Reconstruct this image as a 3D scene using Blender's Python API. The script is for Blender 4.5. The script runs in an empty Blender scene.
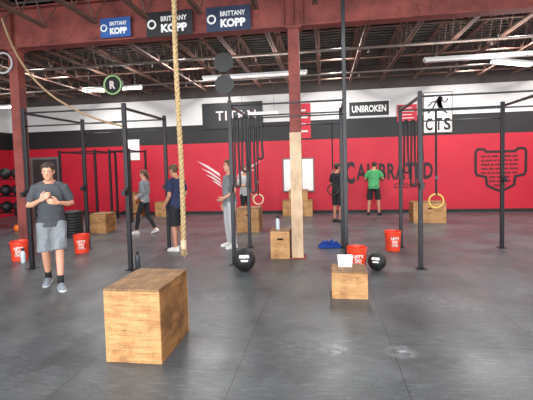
import bpy, bmesh, math, random
from mathutils import Vector, Matrix, noise
random.seed(7)
SC = bpy.context.scene
COL = SC.collection
PI = math.pi
V = Vector
def rd(a): return math.radians(a)

# ------------------------------------------------------------ camera
F = 390.0
YAW, PITCH, ROLL, SHY = math.radians(8.5), math.radians(3.0), math.radians(-1.5), -13.6/533
CAMZ = 1.65
cam = bpy.data.cameras.new('camera')
cam.sensor_width = 36.0
cam.lens = 36.0*F/533
cam.shift_y = SHY
cam.clip_start = 0.05
co = bpy.data.objects.new('camera', cam)
COL.objects.link(co)
MC = Matrix.Rotation(YAW, 3, 'Z') @ Matrix.Rotation(PI/2-PITCH, 3, 'X') @ Matrix.Rotation(ROLL, 3, 'Z')
co.matrix_world = Matrix.Translation((0, 0, CAMZ)) @ MC.to_4x4()
SC.camera = co

def ray(px, py):
    return MC @ V(((px-266.5)/F, -(py-200)/F + SHY*533/F, -1))
def G(px, py, z=0.0):
    d = ray(px, py); t = (z-CAMZ)/d.z
    return V((d.x*t, d.y*t, z))
def P(px, py, Y):
    d = ray(px, py); t = Y/d.y
    return V((d.x*t, Y, CAMZ+d.z*t))

# ------------------------------------------------------------ materials
def lin(c):
    return tuple((x/255/12.92 if x/255 <= .04045 else ((x/255+.055)/1.055)**2.4) for x in c)+(1,)
def pmat(name, rgb, rough=.6, metal=0.0, var=.12, scale=6, stretch=(1, 1, 1), bump=0.0, rgb2=None):
    m = bpy.data.materials.new(name); m.use_nodes = True
    nt = m.node_tree; b = nt.nodes['Principled BSDF']
    b.inputs['Roughness'].default_value = rough
    b.inputs['Metallic'].default_value = metal
    tc = nt.nodes.new('ShaderNodeTexCoord'); mp = nt.nodes.new('ShaderNodeMapping')
    mp.inputs['Scale'].default_value = stretch
    nz = nt.nodes.new('ShaderNodeTexNoise'); nz.inputs['Scale'].default_value = scale
    nz.inputs['Detail'].default_value = 6
    cr = nt.nodes.new('ShaderNodeValToRGB')
    cr.color_ramp.elements[0].position = .32; cr.color_ramp.elements[1].position = .68
    c = lin(rgb)
    if rgb2: c1, c2 = lin(rgb2), c
    else:
        c1 = tuple(x*(1-var) for x in c[:3])+(1,); c2 = tuple(min(1, x*(1+var)) for x in c[:3])+(1,)
    cr.color_ramp.elements[0].color = c1; cr.color_ramp.elements[1].color = c2
    L = nt.links.new
    L(tc.outputs['Object'], mp.inputs['Vector']); L(mp.outputs['Vector'], nz.inputs['Vector'])
    L(nz.outputs['Fac'], cr.inputs['Fac']); L(cr.outputs['Color'], b.inputs['Base Color'])
    if bump:
        bp = nt.nodes.new('ShaderNodeBump'); bp.inputs['Strength'].default_value = bump
        bp.inputs['Distance'].default_value = .01
        L(nz.outputs['Fac'], bp.inputs['Height']); L(bp.outputs['Normal'], b.inputs['Normal'])
    return m
def emat(name, rgb, st):
    m = bpy.data.materials.new(name); m.use_nodes = True
    b = m.node_tree.nodes['Principled BSDF']
    b.inputs['Base Color'].default_value = lin(rgb)
    b.inputs['Emission Color'].default_value = lin(rgb)
    b.inputs['Emission Strength'].default_value = st
    return m
def layered(m, specs):
    """multiply noise layers over the material's colour: (scale, dark value, lo, hi, stretch)"""
    nt = m.node_tree; b = nt.nodes['Principled BSDF']; L = nt.links.new
    tc = nt.nodes['Texture Coordinate']; prev = nt.nodes['Color Ramp'].outputs['Color']
    for scale, st, lo, hi, stretch in specs:
        n2 = nt.nodes.new('ShaderNodeTexNoise'); n2.inputs['Scale'].default_value = scale; n2.inputs['Detail'].default_value = 9
        n2.inputs['Roughness'].default_value = .72
        r2 = nt.nodes.new('ShaderNodeValToRGB')
        r2.color_ramp.elements[0].position = lo; r2.color_ramp.elements[1].position = hi
        r2.color_ramp.elements[0].color = (st, st*.93, st*.86, 1); r2.color_ramp.elements[1].color = (1, 1, 1, 1)
        mx = nt.nodes.new('ShaderNodeMix'); mx.data_type = 'RGBA'; mx.blend_type = 'MULTIPLY'
        mx.inputs[0].default_value = 1
        mp = nt.nodes.new('ShaderNodeMapping'); mp.inputs['Scale'].default_value = stretch
        L(tc.outputs['Object'], mp.inputs['Vector']); L(mp.outputs['Vector'], n2.inputs['Vector'])
        L(n2.outputs['Fac'], r2.inputs['Fac'])
        L(prev, mx.inputs[6]); L(r2.outputs['Color'], mx.inputs[7]); prev = mx.outputs[2]
    L(prev, b.inputs['Base Color'])
    return m
def woodmat(name, rgb, rgb2, stain, stretch=(1.0, 1.0, 10)):
    m = pmat(name, rgb, .6, 0, 0, 3.0, stretch, .06, rgb2)
    grain = tuple(q*2.2 if q > 2 else q*.6 for q in stretch)
    return layered(m, [(4.5, stain, .40, .56, (1, 1, 1)), (9, .6, .42, .52, grain), (16, .66, .32, .43, (1, 1, 1))])

M = {}
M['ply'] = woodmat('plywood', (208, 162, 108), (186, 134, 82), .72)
M['ply_side'] = woodmat('plywood_worn_shaded', (160, 114, 64), (128, 88, 46), .5)  # stained wood, with the side panels' shade painted into a darker colour
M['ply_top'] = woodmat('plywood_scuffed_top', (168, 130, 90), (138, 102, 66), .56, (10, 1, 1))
M['red_wall'] = pmat('red_paint', (186, 24, 48), .55, 0, .08, 1.2)
M['black_wall'] = pmat('black_paint', (30, 28, 30), .6, 0, .1, 2)
M['white_wall'] = pmat('white_paint', (216, 214, 212), .7, 0, .05, 1.5)
M['dark_block'] = pmat('dark_block', (76, 68, 66), .8, 0, .2, 3)
M['deck'] = pmat('roof_deck_metal', (104, 96, 92), .6, .0, .3, 2)
M['joist'] = pmat('joist_rusty_brown', (98, 72, 62), .7, .0, .35, 4)
M['beam'] = layered(pmat('beam_maroon', (138, 68, 60), .75, .0, .2, 2.5, rgb2=(108, 50, 46)), [(3, .62, .36, .5, (1, 1, 1)), (11, .62, .34, .44, (1, 1, 2))])
M['rig'] = pmat('rig_black_steel', (30, 31, 35), .42, .3, .2, 10)
M['bar'] = pmat('bar_steel', (62, 62, 66), .4, .5, .15, 12)
M['pipe'] = pmat('pipe_grey', (110, 98, 92), .5, .1, .15, 6)
M['white_pl'] = pmat('white_plastic', (226, 226, 224), .45, 0, .04, 5)
M['cream'] = layered(pmat('tan_board', (196, 168, 138), .65, 0, .14, 3), [(5, .74, .38, .56, (1, 1, .4))])
M['tape'] = pmat('pale_tape', (200, 180, 150), .7, 0, .1, 8)
M['black_pl'] = pmat('black_rubber', (24, 24, 26), .55, 0, .2, 14)
M['bucket'] = pmat('orange_red_plastic', (224, 64, 36), .4, 0, .06, 5)
M['txt_w'] = pmat('white_ink', (230, 230, 228), .6, 0, .02, 5)
M['faded'] = pmat('faded_white_paint', (220, 204, 204), .6, 0, .06, 5)
M['txt_k'] = pmat('black_ink', (38, 22, 28), .6, 0, .1, 5)
M['blue'] = pmat('blue_vinyl', (42, 84, 150), .5, 0, .06, 3)
M['navy'] = pmat('navy_vinyl', (34, 46, 74), .5, 0, .06, 3)
M['blackvinyl'] = pmat('black_vinyl', (28, 28, 32), .5, 0, .1, 3)
M['rope'] = pmat('manila_rope', (168, 144, 104), .9, 0, .35, 45, bump=.5)
M['rope2'] = pmat('old_rope', (140, 116, 88), .9, 0, .2, 60, bump=.3)
M['green'] = pmat('lime_vinyl', (158, 196, 134), .5, 0, .05, 5)
M['yellow'] = pmat('yellow_wood', (190, 158, 76), .5, 0, .1, 8)
M['skin'] = pmat('skin', (204, 148, 122), .55, 0, .06, 14)
M['skin2'] = pmat('skin_tan', (184, 130, 104), .55, 0, .06, 14)
M['hair'] = pmat('dark_brown_hair', (50, 38, 32), .7, 0, .35, 60, (1, 1, .2))
M['hair2'] = pmat('brown_hair', (90, 64, 46), .7, 0, .3, 60, (1, 1, .2))
M['charcoal'] = layered(pmat('charcoal_cotton', (66, 70, 76), .85, 0, .1, 40), [(7, .7, .36, .56, (1, 1, .6))])
M['grey'] = layered(pmat('grey_cotton', (122, 128, 134), .85, 0, .1, 40), [(6, .78, .36, .56, (1, 1, .5))])
M['lgrey'] = pmat('light_grey_cotton', (172, 172, 174), .85, 0, .08, 40)
M['black_cl'] = pmat('black_cotton', (28, 28, 32), .85, 0, .15, 40)
M['navy_cl'] = pmat('navy_cotton', (34, 42, 74), .85, 0, .12, 40)
M['green_cl'] = pmat('green_cotton', (66, 146, 90), .85, 0, .08, 40)
M['shoe_d'] = pmat('grey_blue_shoe', (118, 126, 138), .6, 0, .15, 30)
M['shoe_w'] = pmat('white_shoe', (206, 204, 200), .6, 0, .06, 30)
M['eyew'] = pmat('eye_white', (236, 232, 226), .3, 0, .02, 5)
M['dark'] = pmat('dark_brown', (40, 28, 24), .4, 0, .1, 20)
M['lip'] = pmat('lip', (176, 96, 88), .5, 0, .05, 20)
M['towel'] = pmat('blue_towel', (44, 88, 186), .9, 0, .15, 40)
M['bottle'] = pmat('smoke_bottle', (62, 66, 74), .25, 0, .1, 8)
M['clear'] = pmat('pale_bottle', (190, 206, 214), .2, 0, .05, 8)
M['orange'] = pmat('orange_rubber', (232, 110, 30), .5, 0, .08, 8)
M['lamp'] = emat('lamp_diffuser', (255, 250, 244), .45)
M['lamp_lo'] = emat('lamp_diffuser_off', (226, 224, 222), .05)
M['lamp_hi'] = emat('lamp_diffuser_bright', (255, 252, 248), 12)
M['door'] = pmat('dark_door', (58, 54, 56), .6, 0, .15, 3)
M['panel'] = pmat('grey_panel', (112, 108, 108), .6, 0, .12, 3)

def floor_mat():
    m = pmat('rubber_mat_floor', (92, 97, 100), .36, 0, 0, .9, (1, 1, 1), 0, (65, 69, 72))
    nt = m.node_tree; L = nt.links.new; b = nt.nodes['Principled BSDF']; cr = nt.nodes['Color Ramp']
    tc = nt.nodes['Texture Coordinate']
    def mul(prev, col):
        mx = nt.nodes.new('ShaderNodeMix'); mx.data_type = 'RGBA'; mx.blend_type = 'MULTIPLY'; mx.inputs[0].default_value = 1
        L(prev, mx.inputs[6]); L(col, mx.inputs[7]); return mx.outputs[2]
    def nz(scale, lo, hi, a, c, stretch=(1, 1, 1), det=6):
        n2 = nt.nodes.new('ShaderNodeTexNoise'); n2.inputs['Scale'].default_value = scale; n2.inputs['Detail'].default_value = det
        mp = nt.nodes.new('ShaderNodeMapping'); mp.inputs['Scale'].default_value = stretch; mp.inputs['Rotation'].default_value = (0, 0, .4)
        r2 = nt.nodes.new('ShaderNodeValToRGB'); r2.color_ramp.elements[0].position = lo; r2.color_ramp.elements[1].position = hi
        r2.color_ramp.elements[0].color = (a, a, a, 1); r2.color_ramp.elements[1].color = (c, c, c, 1)
        L(tc.outputs['Object'], mp.inputs['Vector']); L(mp.outputs['Vector'], n2.inputs['Vector']); L(n2.outputs['Fac'], r2.inputs['Fac'])
        return r2.outputs['Color'], n2
    s1, _ = nz(45, .3, .75, .78, 1.22)
    last = mul(cr.outputs['Color'], s1)
    s2, _ = nz(6, .5, .72, 1.0, 1.6, (1, 5, 1), 9)     # scuffs
    last = mul(last, s2)
    s3, _ = nz(2.2, .38, .5, .8, 1.0, (1, 1, 1), 9)   # worn patches
    last = mul(last, s3)
    mp = nt.nodes.new('ShaderNodeMapping'); mp.inputs['Rotation'].default_value = (0, 0, PI/2)
    mp.inputs['Location'].default_value = (0, -.57+1.3*20, 0)
    br = nt.nodes.new('ShaderNodeTexBrick'); br.offset = .5
    br.inputs['Scale'].default_value = 1
    br.inputs['Brick Width'].default_value = 2.4; br.inputs['Row Height'].default_value = 1.3
    br.inputs['Mortar Size'].default_value = .006; br.inputs['Mortar Smooth'].default_value = .5
    br.inputs['Color1'].default_value = (1.04, 1.04, 1.04, 1); br.inputs['Color2'].default_value = (.85, .85, .86, 1)
    br.inputs['Mortar'].default_value = (.36, .36, .36, 1)
    L(tc.outputs['Object'], mp.inputs['Vector']); L(mp.outputs['Vector'], br.inputs['Vector'])
    last = mul(last, br.outputs['Color'])
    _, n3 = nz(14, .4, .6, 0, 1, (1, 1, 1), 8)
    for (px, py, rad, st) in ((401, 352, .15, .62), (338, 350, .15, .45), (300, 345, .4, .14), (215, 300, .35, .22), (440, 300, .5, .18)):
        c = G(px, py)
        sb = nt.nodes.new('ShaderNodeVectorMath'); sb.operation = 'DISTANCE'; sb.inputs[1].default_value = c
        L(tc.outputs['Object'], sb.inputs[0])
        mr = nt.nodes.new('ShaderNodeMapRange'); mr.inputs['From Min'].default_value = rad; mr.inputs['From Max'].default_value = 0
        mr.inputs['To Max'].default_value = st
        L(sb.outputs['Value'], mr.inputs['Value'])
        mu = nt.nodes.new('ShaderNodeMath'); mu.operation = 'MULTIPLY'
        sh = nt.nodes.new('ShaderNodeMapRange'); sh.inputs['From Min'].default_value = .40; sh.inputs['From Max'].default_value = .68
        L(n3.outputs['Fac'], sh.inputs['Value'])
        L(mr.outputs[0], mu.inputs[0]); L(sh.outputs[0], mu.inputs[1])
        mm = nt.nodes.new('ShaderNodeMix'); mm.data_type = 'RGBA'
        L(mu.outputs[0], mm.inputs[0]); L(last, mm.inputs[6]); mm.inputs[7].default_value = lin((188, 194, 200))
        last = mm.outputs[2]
    L(last, b.inputs['Base Color'])
    rr, _ = nz(1.6, .3, .7, .30, .48)
    L(rr, b.inputs['Roughness'])
    return m
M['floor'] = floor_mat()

# ------------------------------------------------------------ mesh helpers
def box(bm, c, s, rz=0.0):
    vs = bmesh.ops.create_cube(bm, size=1)['verts']
    mt = Matrix.Translation(c) @ Matrix.Rotation(rz, 4, 'Z') @ Matrix.Diagonal((*s, 1))
    bmesh.ops.transform(bm, matrix=mt, verts=vs)
def cyl(bm, p0, p1, r0, r1=None, n=16):
    p0, p1 = V(p0), V(p1); d = p1-p0
    vs = bmesh.ops.create_cone(bm, cap_ends=True, segments=n, radius1=r0, radius2=r0 if r1 is None else r1, depth=d.length)['verts']
    mt = Matrix.Translation((p0+p1)/2) @ d.to_track_quat('Z', 'Y').to_matrix().to_4x4()
    bmesh.ops.transform(bm, matrix=mt, verts=vs)
def sph(bm, c, r, u=16, v=10, mt=None):
    if not hasattr(r, '__len__'): r = (r, r, r)
    vs = bmesh.ops.create_uvsphere(bm, u_segments=u, v_segments=v, radius=1)['verts']
    m = Matrix.Translation(c) @ Matrix.Diagonal((*r, 1))
    if mt is not None: m = mt @ m
    bmesh.ops.transform(bm, matrix=m, verts=vs)
def bridge(bm, rings, closed=False):
    k = len(rings)
    for i in range(k if closed else k-1):
        a, b = rings[i], rings[(i+1) % k]; n = len(a)
        for j in range(n):
            bm.faces.new((a[j], a[(j+1) % n], b[(j+1) % n], b[j]))
def tube(bm, pts, rads, n=10, cap='round', closed=False):
    pts = [V(p) for p in pts]
    if not hasattr(rads, '__len__'): rads = [rads]*len(pts)
    k = len(pts); rings = []; up = None
    tans = []
    for i in range(k):
        if closed: t = pts[(i+1) % k]-pts[i-1]
        else: t = pts[min(i+1, k-1)]-pts[max(i-1, 0)]
        tans.append(t.normalized())
    def ring(c, t, r, up):
        b = t.cross(up).normalized()
        return [bm.verts.new(c+(up*math.cos(2*PI*j/n)+b*math.sin(2*PI*j/n))*r) for j in range(n)]
    for i in range(k):
        t = tans[i]
        if up is None:
            up = V((0, 0, 1)) if abs(t.z) < .9 else V((0, 1, 0))
        up = (up-t*up.dot(t)).normalized()
        if i == 0 and not closed and cap == 'round':
            for ph in (1.1, .6): rings.append(ring(pts[0]-t*rads[0]*math.sin(ph), t, rads[0]*math.cos(ph), up))
        rings.append(ring(pts[i], t, rads[i], up))
        if i == k-1 and not closed and cap == 'round':
            for ph in (.6, 1.1): rings.append(ring(pts[i]+t*rads[i]*math.sin(ph), t, rads[i]*math.cos(ph), up))
    bridge(bm, rings, closed)
    if not closed:
        bm.faces.new(rings[0][::-1]); bm.faces.new(rings[-1])
def loft(bm, secs, n=20):
    rings = [[bm.verts.new(V(c)+V(ex)*math.cos(2*PI*j/n)+V(ey)*math.sin(2*PI*j/n)) for j in range(n)] for c, ex, ey in secs]
    bridge(bm, rings)
    bm.faces.new(rings[0][::-1]); bm.faces.new(rings[-1])
def lathe(bm, prof, n=24, c=(0, 0, 0)):
    c = V(c)
    rings = [[bm.verts.new(c+V((r*math.cos(2*PI*j/n), r*math.sin(2*PI*j/n), z))) for j in range(n)] for r, z in prof]
    bridge(bm, rings)
    bm.faces.new(rings[0][::-1]); bm.faces.new(rings[-1])
def torus(bm, c, R, r, axis='Y', n=32, k=10):
    c = V(c); pts = []
    for i in range(n):
        a = 2*PI*i/n; x, y = R*math.cos(a), R*math.sin(a)
        pts.append(c+(V((x, 0, y)) if axis == 'Y' else V((0, x, y)) if axis == 'X' else V((x, y, 0))))
    tube(bm, pts, r, k, closed=True)
def prism(bm, pts, y0, y1):
    """polygon in XZ extruded along Y"""
    a = [bm.verts.new((x, y0, z)) for x, z in pts]; b = [bm.verts.new((x, y1, z)) for x, z in pts]
    n = len(pts)
    bm.faces.new(a); bm.faces.new(b[::-1])
    for j in range(n): bm.faces.new((a[j], b[j], b[(j+1) % n], a[(j+1) % n]))
def ribbon(bm, pts, w, y, th=.006):
    """one connected flat strip following a polyline in XZ"""
    L_, R_ = [], []
    for i, p in enumerate(pts):
        p0, p1 = pts[max(i-1, 0)], pts[min(i+1, len(pts)-1)]
        dx, dz = p1[0]-p0[0], p1[1]-p0[1]; l = math.hypot(dx, dz)
        nx, nz = -dz/l*w/2, dx/l*w/2
        L_.append((p[0]+nx, p[1]+nz)); R_.append((p[0]-nx, p[1]-nz))
    prism(bm, L_+R_[::-1], y, y-th)
    bmesh.ops.triangulate(bm, faces=[f for f in bm.faces if len(f.verts) > 4])

def finish(bm, bev=0, smooth=False, name='m'):
    if bev: bmesh.ops.bevel(bm, geom=bm.edges[:], offset=bev, segments=2, affect='EDGES', profile=.5)
    bmesh.ops.recalc_face_normals(bm, faces=bm.faces[:])
    me = bpy.data.meshes.new(name); bm.to_mesh(me); bm.free()
    if smooth:
        for p in me.polygons: p.use_smooth = True
    return me
def obj(name, bm, mat, parent=None, loc=(0, 0, 0), bev=0, smooth=False, rz=0, label=None):
    me = bm if isinstance(bm, bpy.types.Mesh) else finish(bm, bev, smooth, name)
    me.materials.clear(); me.materials.append(mat)
    o = bpy.data.objects.new(name, me); COL.objects.link(o)
    o.location = loc; o.rotation_euler = (0, 0, rz)
    if parent: o.parent = parent
    if label: o['label'] = label
    return o
def tag(o, label, cat, group=None, kind=None):
    o['label'] = label; o['category'] = cat
    if group: o['group'] = group
    if kind: o['kind'] = kind
    return o
def thing(name, label, cat, loc=(0, 0, 0), rz=0, group=None):
    o = bpy.data.objects.new(name, None); COL.objects.link(o)
    o.location = loc; o.rotation_euler = (0, 0, rz); o.empty_display_size = .1
    return tag(o, label, cat, group)
def struct(name, bm, mat, **k):
    o = obj(name, bm, mat, **k); o['kind'] = 'structure'; return o
def copy_tree(o, parent=None):
    c = o.copy(); COL.objects.link(c)
    if parent: c.parent = parent
    for ch in list(o.children):
        if ch is not c: copy_tree(ch, c)
    return c
def nb(): return bmesh.new()

def text_mesh(s, w, h, depth=.004, bold=.02, spacing=1.0):
    cu = bpy.data.curves.new('text', 'FONT'); cu.body = s; cu.size = 1; cu.extrude = .01; cu.offset = bold
    cu.space_character = spacing; cu.resolution_u = 3
    o = bpy.data.objects.new('text', cu); COL.objects.link(o)
    dg = bpy.context.evaluated_depsgraph_get()
    me = bpy.data.meshes.new_from_object(o.evaluated_get(dg))
    bpy.data.objects.remove(o)
    xs = [v.co.x for v in me.vertices]; ys = [v.co.y for v in me.vertices]
    x0, x1, y0, y1 = min(xs), max(xs), min(ys), max(ys)
    for v in me.vertices:
        x = ((v.co.x-x0)/(x1-x0)-.5)*w; y = ((v.co.y-y0)/(y1-y0)-.5)*h
        v.co = (x, -depth if v.co.z > 0 else 0, y)
    return me
def text(name, s, w, h, mat, parent, c, bold=.02, depth=.004, spacing=1.0):
    return obj(name, text_mesh(s, w, h, depth, bold, spacing), mat, parent, c)

# ------------------------------------------------------------ people (built first: quick depsgraph)
def bake(bm, name, mat, parent, voxel, smooth=3):
    bmesh.ops.recalc_face_normals(bm, faces=bm.faces[:])
    me = bpy.data.meshes.new(name); bm.to_mesh(me); bm.free()
    o = bpy.data.objects.new(name, me); COL.objects.link(o)
    r = o.modifiers.new('r', 'REMESH'); r.mode = 'VOXEL'; r.voxel_size = voxel
    s = o.modifiers.new('s', 'SMOOTH'); s.iterations = smooth; s.factor = .5
    dg = bpy.context.evaluated_depsgraph_get()
    m2 = bpy.data.meshes.new_from_object(o.evaluated_get(dg))
    bpy.data.objects.remove(o)
    for p in m2.polygons: p.use_smooth = True
    return obj(name, m2, mat, parent)

TORSO = [(.83, 0, .10, .085), (.88, .01, .155, .11), (.95, .01, .165, .115), (1.03, .0, .15, .10), (1.12, -.005, .145, .098),
         (1.22, -.005, .16, .108), (1.32, .0, .172, .112), (1.40, .008, .165, .095), (1.445, .012, .115, .075), (1.47, .012, .068, .062)]
HEAD = [(1.527, -.05, .022, .022), (1.537, -.046, .036, .038), (1.565, -.03, .054, .062), (1.60, -.014, .066, .08), (1.65, -.004, .073, .092),
        (1.69, .002, .073, .095), (1.72, .004, .062, .08), (1.738, .006, .044, .056), (1.75, .008, .018, .022)]
def lerp_tab(tab, x):
    if x <= tab[0][0]: return tab[0][1:]
    for a, b in zip(tab, tab[1:]):
        if x <= b[0]:
            u = (x-a[0])/(b[0]-a[0]); return tuple(p+(q-p)*u for p, q in zip(a[1:], b[1:]))
    return tab[-1][1:]
HLINE = [(0, 1.710), (.55, 1.708), (.85, 1.692), (1.1, 1.666), (1.3, 1.632), (1.42, 1.632), (1.52, 1.672), (1.85, 1.665), (2.05, 1.61), (2.4, 1.575), (PI, 1.565)]
def hair_mesh(long_hair, seed):
    bm = nb(); N = 48; R = 10; rings = []
    for i in range(R):
        u = i/(R-1); ring = []
        for j in range(N):
            th = 2*PI*j/N; a = th if th <= PI else 2*PI-th
            zh = lerp_tab(HLINE, a)[0]+.005*noise.noise(V((th*5, seed, 0)))
            zz = zh+(1.7495-zh)*math.sin(u*PI/2)
            cy, rx, ry = lerp_tab(HEAD, zz)
            off = .003+.013*min(1, u*2.4)+(.007*max(0, math.cos(th)) if u > .3 else 0)
            nz = noise.noise(V((math.sin(th)*6+seed, math.cos(th)*6, zz*40)))*.005*min(1, u*3)
            ring.append(bm.verts.new((math.sin(th)*(rx+off+nz), cy-math.cos(th)*(ry+off+nz), zz+.002+(off+nz)*u)))
        rings.append(ring)
    bridge(bm, rings)
    bm.faces.new(rings[-1])
    if long_hair:
        tube(bm, [(0, .09, 1.67), (0, .135, 1.64), (0, .145, 1.56), (0, .125, 1.46)], [.022, .03, .028, .012])
    return bm
def hand(bm, w, d, thumb, inward, curl):
    d = d.normalized(); s = (thumb-d*thumb.dot(d)).normalized(); n = d.cross(s)
    if n.dot(inward) < 0: n = -n
    for off, Ln in zip((.031, .0105, -.0105, -.031), (.072, .082, .076, .058)):
        k = w+d*(.09-abs(off-.006)*.3)+s*off
        tube(bm, [w+s*off*.5, k], [.017, .013], 8)
        p = k; ang = 0; pts = [k]
        for f in (.45, .3, .25):
            ang += curl; p = p+(d*math.cos(ang)+n*math.sin(ang))*Ln*f; pts.append(p)
        tube(bm, pts, [.0105, .0098, .0092, .0082], 8)
    b = w+d*.02+s*.02
    k = b+(d*.55+s*.7+n*.25).normalized()*.046; e = k+(d*.85+s*.25+n*.35).normalized()*.034; e2 = e+(d*.9+n*.45).normalized()*.024
    tube(bm, [b, k, e, e2], [.016, .0125, .011, .009], 8)

def person(label, loc, rz, H, pose, top, sleeve, bottom, bottom_kind, skin, hair, shoe, long_hair=False, slim=1.0, voxel=.008, socks=False):
    t = thing('person', label, 'person', loc, rz)
    s = H/1.75; S = Matrix.Scale(s, 4)
    J = {}
    base = {'hip': (.092, .0, .92), 'knee': (.102, -.02, .5), 'ank': (.108, .025, .085), 'sh': (.178, .012, 1.405), 'el': (.235, .04, 1.135), 'wr': (.24, -.03, .88)}
    for k, v in base.items():
        J[k+'L'] = V(v); J[k+'R'] = V((-v[0], v[1], v[2]))
    lean = pose.get('lean', 0)
    LM = Matrix.Translation((0, 0, .95)) @ Matrix.Rotation(lean, 4, 'X') @ Matrix.Translation((0, 0, -.95))
    for k in ('shL', 'shR'): J[k] = LM @ J[k]
    if lean:
        for k in ('elL', 'elR', 'wrL', 'wrR'): J[k] = J[k]+(LM @ V((0, 0, 1.4))-V((0, 0, 1.4)))
    for k, v in pose.items():
        if k in J: J[k] = V(v)
    HM = LM @ Matrix.Translation((0, .01, 1.5)) @ Matrix.Rotation(pose.get('yaw', 0), 4, 'Z') @ Matrix.Rotation(pose.get('nod', 0), 4, 'X') @ Matrix.Translation((0, -.01, -1.5))
    def tsec(z, cy, rx, ry, inf=0):
        m = LM if z > .95 else Matrix.Identity(4); r = m.to_3x3()
        return (m @ V((0, cy, z)), r @ V((rx*slim+inf, 0, 0)), r @ V((0, ry*slim+inf, 0)))
    bm = nb()
    loft(bm, [tsec(*q) for q in TORSO])
    tube(bm, [LM @ V((0, .02, 1.42)), LM @ V((0, .012, 1.49)), HM @ V((0, .0, 1.58))], [.07, .057*slim**.5, .055])
    loft(bm, [(HM @ V((0, cy, z)), HM.to_3x3() @ V((rx, 0, 0)), HM.to_3x3() @ V((0, ry, 0))) for z, cy, rx, ry in HEAD])
    tube(bm, [HM @ V((0, -.088, 1.655)), HM @ V((0, -.104, 1.625)), HM @ V((0, -.096, 1.612))], [.008, .0135, .014], 8)
    for sx in (-1, 1):
        sph(bm, (sx*.075, .008, 1.635), (.011, .02, .032), 10, 8, HM)
        sph(bm, (sx*.034, -.075, 1.668), (.026, .016, .009), 10, 6, HM)
        tube(bm, [LM @ V((sx*.03, .03, 1.50)), LM @ V((sx*.085, .025, 1.455)), LM @ V((sx*.16, .015, 1.415))], [.03, .04, .045], 8)
    for sd in 'LR':
        sx = 1 if sd == 'L' else -1
        sh, el, wr = J['sh'+sd], J['el'+sd], J['wr'+sd]
        tube(bm, [sh+(V((-sx*.05, 0, .0))), sh, sh.lerp(el, .45), el, el.lerp(wr, .3), wr],
             [q*slim for q in (.055, .056, .047, .040, .042, .027)])
        d = (wr-el).normalized()
        hd = V(pose['hd'+sd]) if 'hd'+sd in pose else d
        hand(bm, wr, hd, V(pose.get('th'+sd, (0, -1, .15))), V(pose.get('in'+sd, (-sx, 0, 0))), pose.get('curl', .32))
        hp, kn, an = J['hip'+sd], J['knee'+sd], J['ank'+sd]
        tube(bm, [hp, hp.lerp(kn, .4), kn, kn.lerp(an, .3)+V((0, .012, 0)), kn.lerp(an, .7), an, an+V((0, -.03, -.035))],
             [.086*slim, .078*slim, .055, .054, .042, .036, .034])
    bm.transform(S)
    bake(bm, 'body', skin, t, voxel, 2)
    bm = nb()
    hem = .865; fl = .024 if sleeve == 'short' else .014
    secs = [tsec(hem, .004, .163, .118, fl), tsec(.95, .006, .165, .115, fl-.002)]
    secs += [tsec(q[0], q[1], max(q[2], .155), max(q[3], .104), .02 if q[0] < 1.3 else .015) for q in TORSO if q[0] > .96 and q[0] < 1.43]
    secs += [tsec(1.448, .012, .112, .075, .012), tsec(1.463, .012, .07, .062, .012)]
    loft(bm, secs)
    for sd in 'LR':
        sx = 1 if sd == 'L' else -1
        sh, el, wr = J['sh'+sd], J['el'+sd], J['wr'+sd]
        tube(bm, [LM @ V((sx*.05, .028, 1.463)), LM @ V((sx*.09, .025, 1.452)), LM @ V((sx*.16, .015, 1.418))], [.042, .05, .055], 10, 'flat')
        a = sh+V((-sx*.06, 0, -.005))
        if sleeve == 'short': tube(bm, [a, sh, sh.lerp(el, .4), sh.lerp(el, .74)], [.06, .071*slim, .07*slim, .074*slim], 14, 'flat')
        else: tube(bm, [a, sh, sh.lerp(el, .5), el, el.lerp(wr, .35), el.lerp(wr, .95)], [.06, .066*slim, .058*slim, .05*slim, .05*slim, .036], 14, 'flat')
    bmesh.ops.subdivide_edges(bm, edges=bm.edges[:], cuts=2)
    for v in bm.verts:
        a = min(1, max(0, (1.42-v.co.z)*4))
        v.co += V((v.co.x, v.co.y, 0)).normalized()*(noise.noise(V((v.co.x*7, v.co.y*7, v.co.z*13+v.co.x*9)))*.018*a)
    bm.transform(S)
    bake(bm, 'shirt' if sleeve == 'short' else 'sweater', top, t, voxel*1.2, 3)
    bm = nb(); inf = .012 if bottom_kind == 'shorts' else .007
    loft(bm, [tsec(*q, inf) for q in TORSO if q[0] < 1.05])
    for sd in 'LR':
        hp, kn, an = J['hip'+sd], J['knee'+sd], J['ank'+sd]
        if bottom_kind == 'shorts':
            tube(bm, [hp, hp.lerp(kn, .25), hp.lerp(kn, .5), hp.lerp(kn, .75), hp.lerp(kn, .97)], [.098, .098, .097, .099, .102], 16, 'flat')
        elif bottom_kind == 'leggings':
            tube(bm, [hp, hp.lerp(kn, .4), kn, kn.lerp(an, .3)+V((0, .012, 0)), kn.lerp(an, .7), an.lerp(kn, .08)],
                 [.092*slim, .085*slim, .062, .061, .049, .042], 14, 'flat')
        else:
            tube(bm, [hp, hp.lerp(kn, .4), kn, kn.lerp(an, .5), an], [.1, .092, .076, .068, .062], 14, 'flat')
    if bottom_kind != 'leggings':
        for v in bm.verts:
            v.co += V((v.co.x-(.1 if v.co.x > 0 else -.1), v.co.y, 0))*(noise.noise(V((v.co.x*14, v.co.y*14, v.co.z*8)))*.16)
    bm.transform(S)
    bake(bm, bottom_kind, bottom, t, voxel*1.2, 3)
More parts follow.
